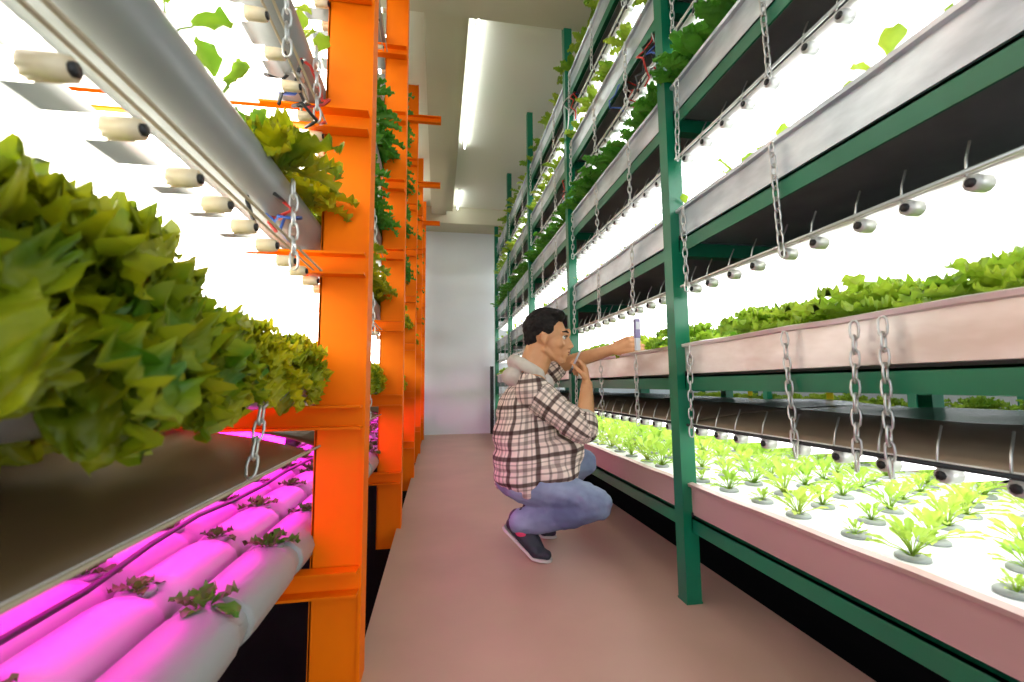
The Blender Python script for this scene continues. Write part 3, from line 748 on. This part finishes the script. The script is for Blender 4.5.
# shoes and socks
def shoe(heel, ball, toe, w, name='shoe'):
    b = MB(); up = V3((0, 0, 1)); d = (ball - heel)
    n_ = d.cross(up).normalized(); pl = n_.cross(d).normalized()
    if pl.z < 0: pl = -pl
    for s in (-1, 1):
        b.capsule(heel + n_ * s * .008 + pl * .02, ball + n_ * s * .018 + pl * .008, .030, .026); b.capsule(ball + n_ * s * .016 + up * .004, toe + n_ * s * .006, .026, .020)
    b.capsule(heel + pl * .055 - d * .02, heel.lerp(ball, .45) + pl * .045, .038, .034); b.capsule(heel + pl * .05, heel + pl * .075 + d * .10, .040, .042); b.capsule(heel.lerp(ball, .3) + pl * .05, ball + pl * .018, .036, .028)
    o = melt(b, name, M['shoe'], .005, 4, man, lambda c, n2: .0015 * noise.noise(c * 60)); o.location = -MO
    m = MB(); th = .011
    rows = [(heel - d.normalized() * .026 , .016, pl), (heel - d.normalized() * .012, .030, pl), (heel + d * .3, .030, pl), (heel + d * .65, .034, pl), (ball, .040, (pl + up).normalized()), (ball.lerp(toe, .5), .039, up), (toe + (toe - ball).normalized() * .008, .028, up), (toe + (toe - ball).normalized() * .022, .012, up)]
    rings = []
    for c, w_, u in rows:
        c = c - u * .022
        if c.z < .001: c = V3((c.x, c.y, .001))
        rings.append([c - n_ * w_, c + n_ * w_, c + n_ * w_ + u * th, c - n_ * w_ + u * th])
    m.ring_sweep([[p - MO for p in r_] for r_ in rings]); s_ = m.build('sole', M['sole'], o); s_.location = MO; auto(s_, 60)
    m = MB()
    for k in range(4):
        c = heel.lerp(ball, .62 + .12 * k) + pl * (.064 - .008 * k)
        m.tube([c - n_ * .02, c + pl * .004, c + n_ * .02], .0022, 5)
    lc = m.build('laces', M['black'], o)
shoe(V3((.318, 1.995, .128)), V3((.420, 1.945, .032)), V3((.462, 1.926, .024)), .04)
shoe(V3((.425, 2.235, .100)), V3((.515, 2.215, .030)), V3((.560, 2.21, .024)), .04)
b = MB(); b.capsule(RA + V3((-.004, -.006, .012)), RA + V3((.012, -.010, -.03)), .040, .038); o = melt(b, 'sock', M['sock'], .005, 3, man); o.location = -MO
# what he holds
M['meter'] = mat('meter_violet', (.20, .16, .32), .4); M['meterg'] = mat('meter_grey', (.50, .50, .56), .4)
o = tag(empty('stylus', tR), 'thin grey stylus with black end held upright near the mouth of the crouching man', 'stylus')
pa = tR - V3((0, 0, 0)); d_ = V3((.42, -.10, .90)).normalized()
MB().tube([-d_ * .02, d_ * .05, d_ * .072], [.0052, .0052, .003], 8).build('barrel', M['meterg'], o, True)
MB().tube([-d_ * .045, -d_ * .018], [.0065, .0060], 8).build('cap', M['black'], o, True)
mt = tag(empty('handheld_meter', (.905, 1.92, .912)), 'slim grey and violet handheld meter standing at the edge of the second tray', 'meter')
M['meter'] = mat('meter_violet', (.20, .16, .32), .4); M['meterg'] = mat('meter_grey', (.50, .50, .56), .4)
m = MB().box(-.014, .014, -.011, .011, .045, .135); mb_ = m.build('body', M['meter'], mt)
bv = mb_.modifiers.new('b', 'BEVEL'); bv.width = .004; bv.segments = 3
m = MB().box(-.0115, .0115, -.009, .009, -.012, .05); q = m.build('probe', M['meterg'], mt); bv = q.modifiers.new('b', 'BEVEL'); bv.width = .003; bv.segments = 2
MB().box(-.009, .009, -.0125, -.0105, .085, .12).build('screen', M['meterg'], mt)


# ------------------------------------------------------------------ world and view
w = bpy.data.worlds.new('world'); SC.world = w; w.use_nodes = True
w.node_tree.nodes['Background'].inputs[0].default_value = (.86, .94, 1, 1); w.node_tree.nodes['Background'].inputs[1].default_value = 1.1
vs = SC.view_settings; vs.view_transform = 'Standard'; vs.look = 'None'; vs.gamma = 1; vs.use_curve_mapping = False; vs.exposure = 0.82
SC.cycles.use_denoising = True
SC.cycles.max_bounces = 8; SC.cycles.diffuse_bounces = 4; SC.cycles.glossy_bounces = 3; SC.cycles.transmission_bounces = 4
SC.cycles.sample_clamp_indirect = 6
SC.cycles.use_light_tree = True
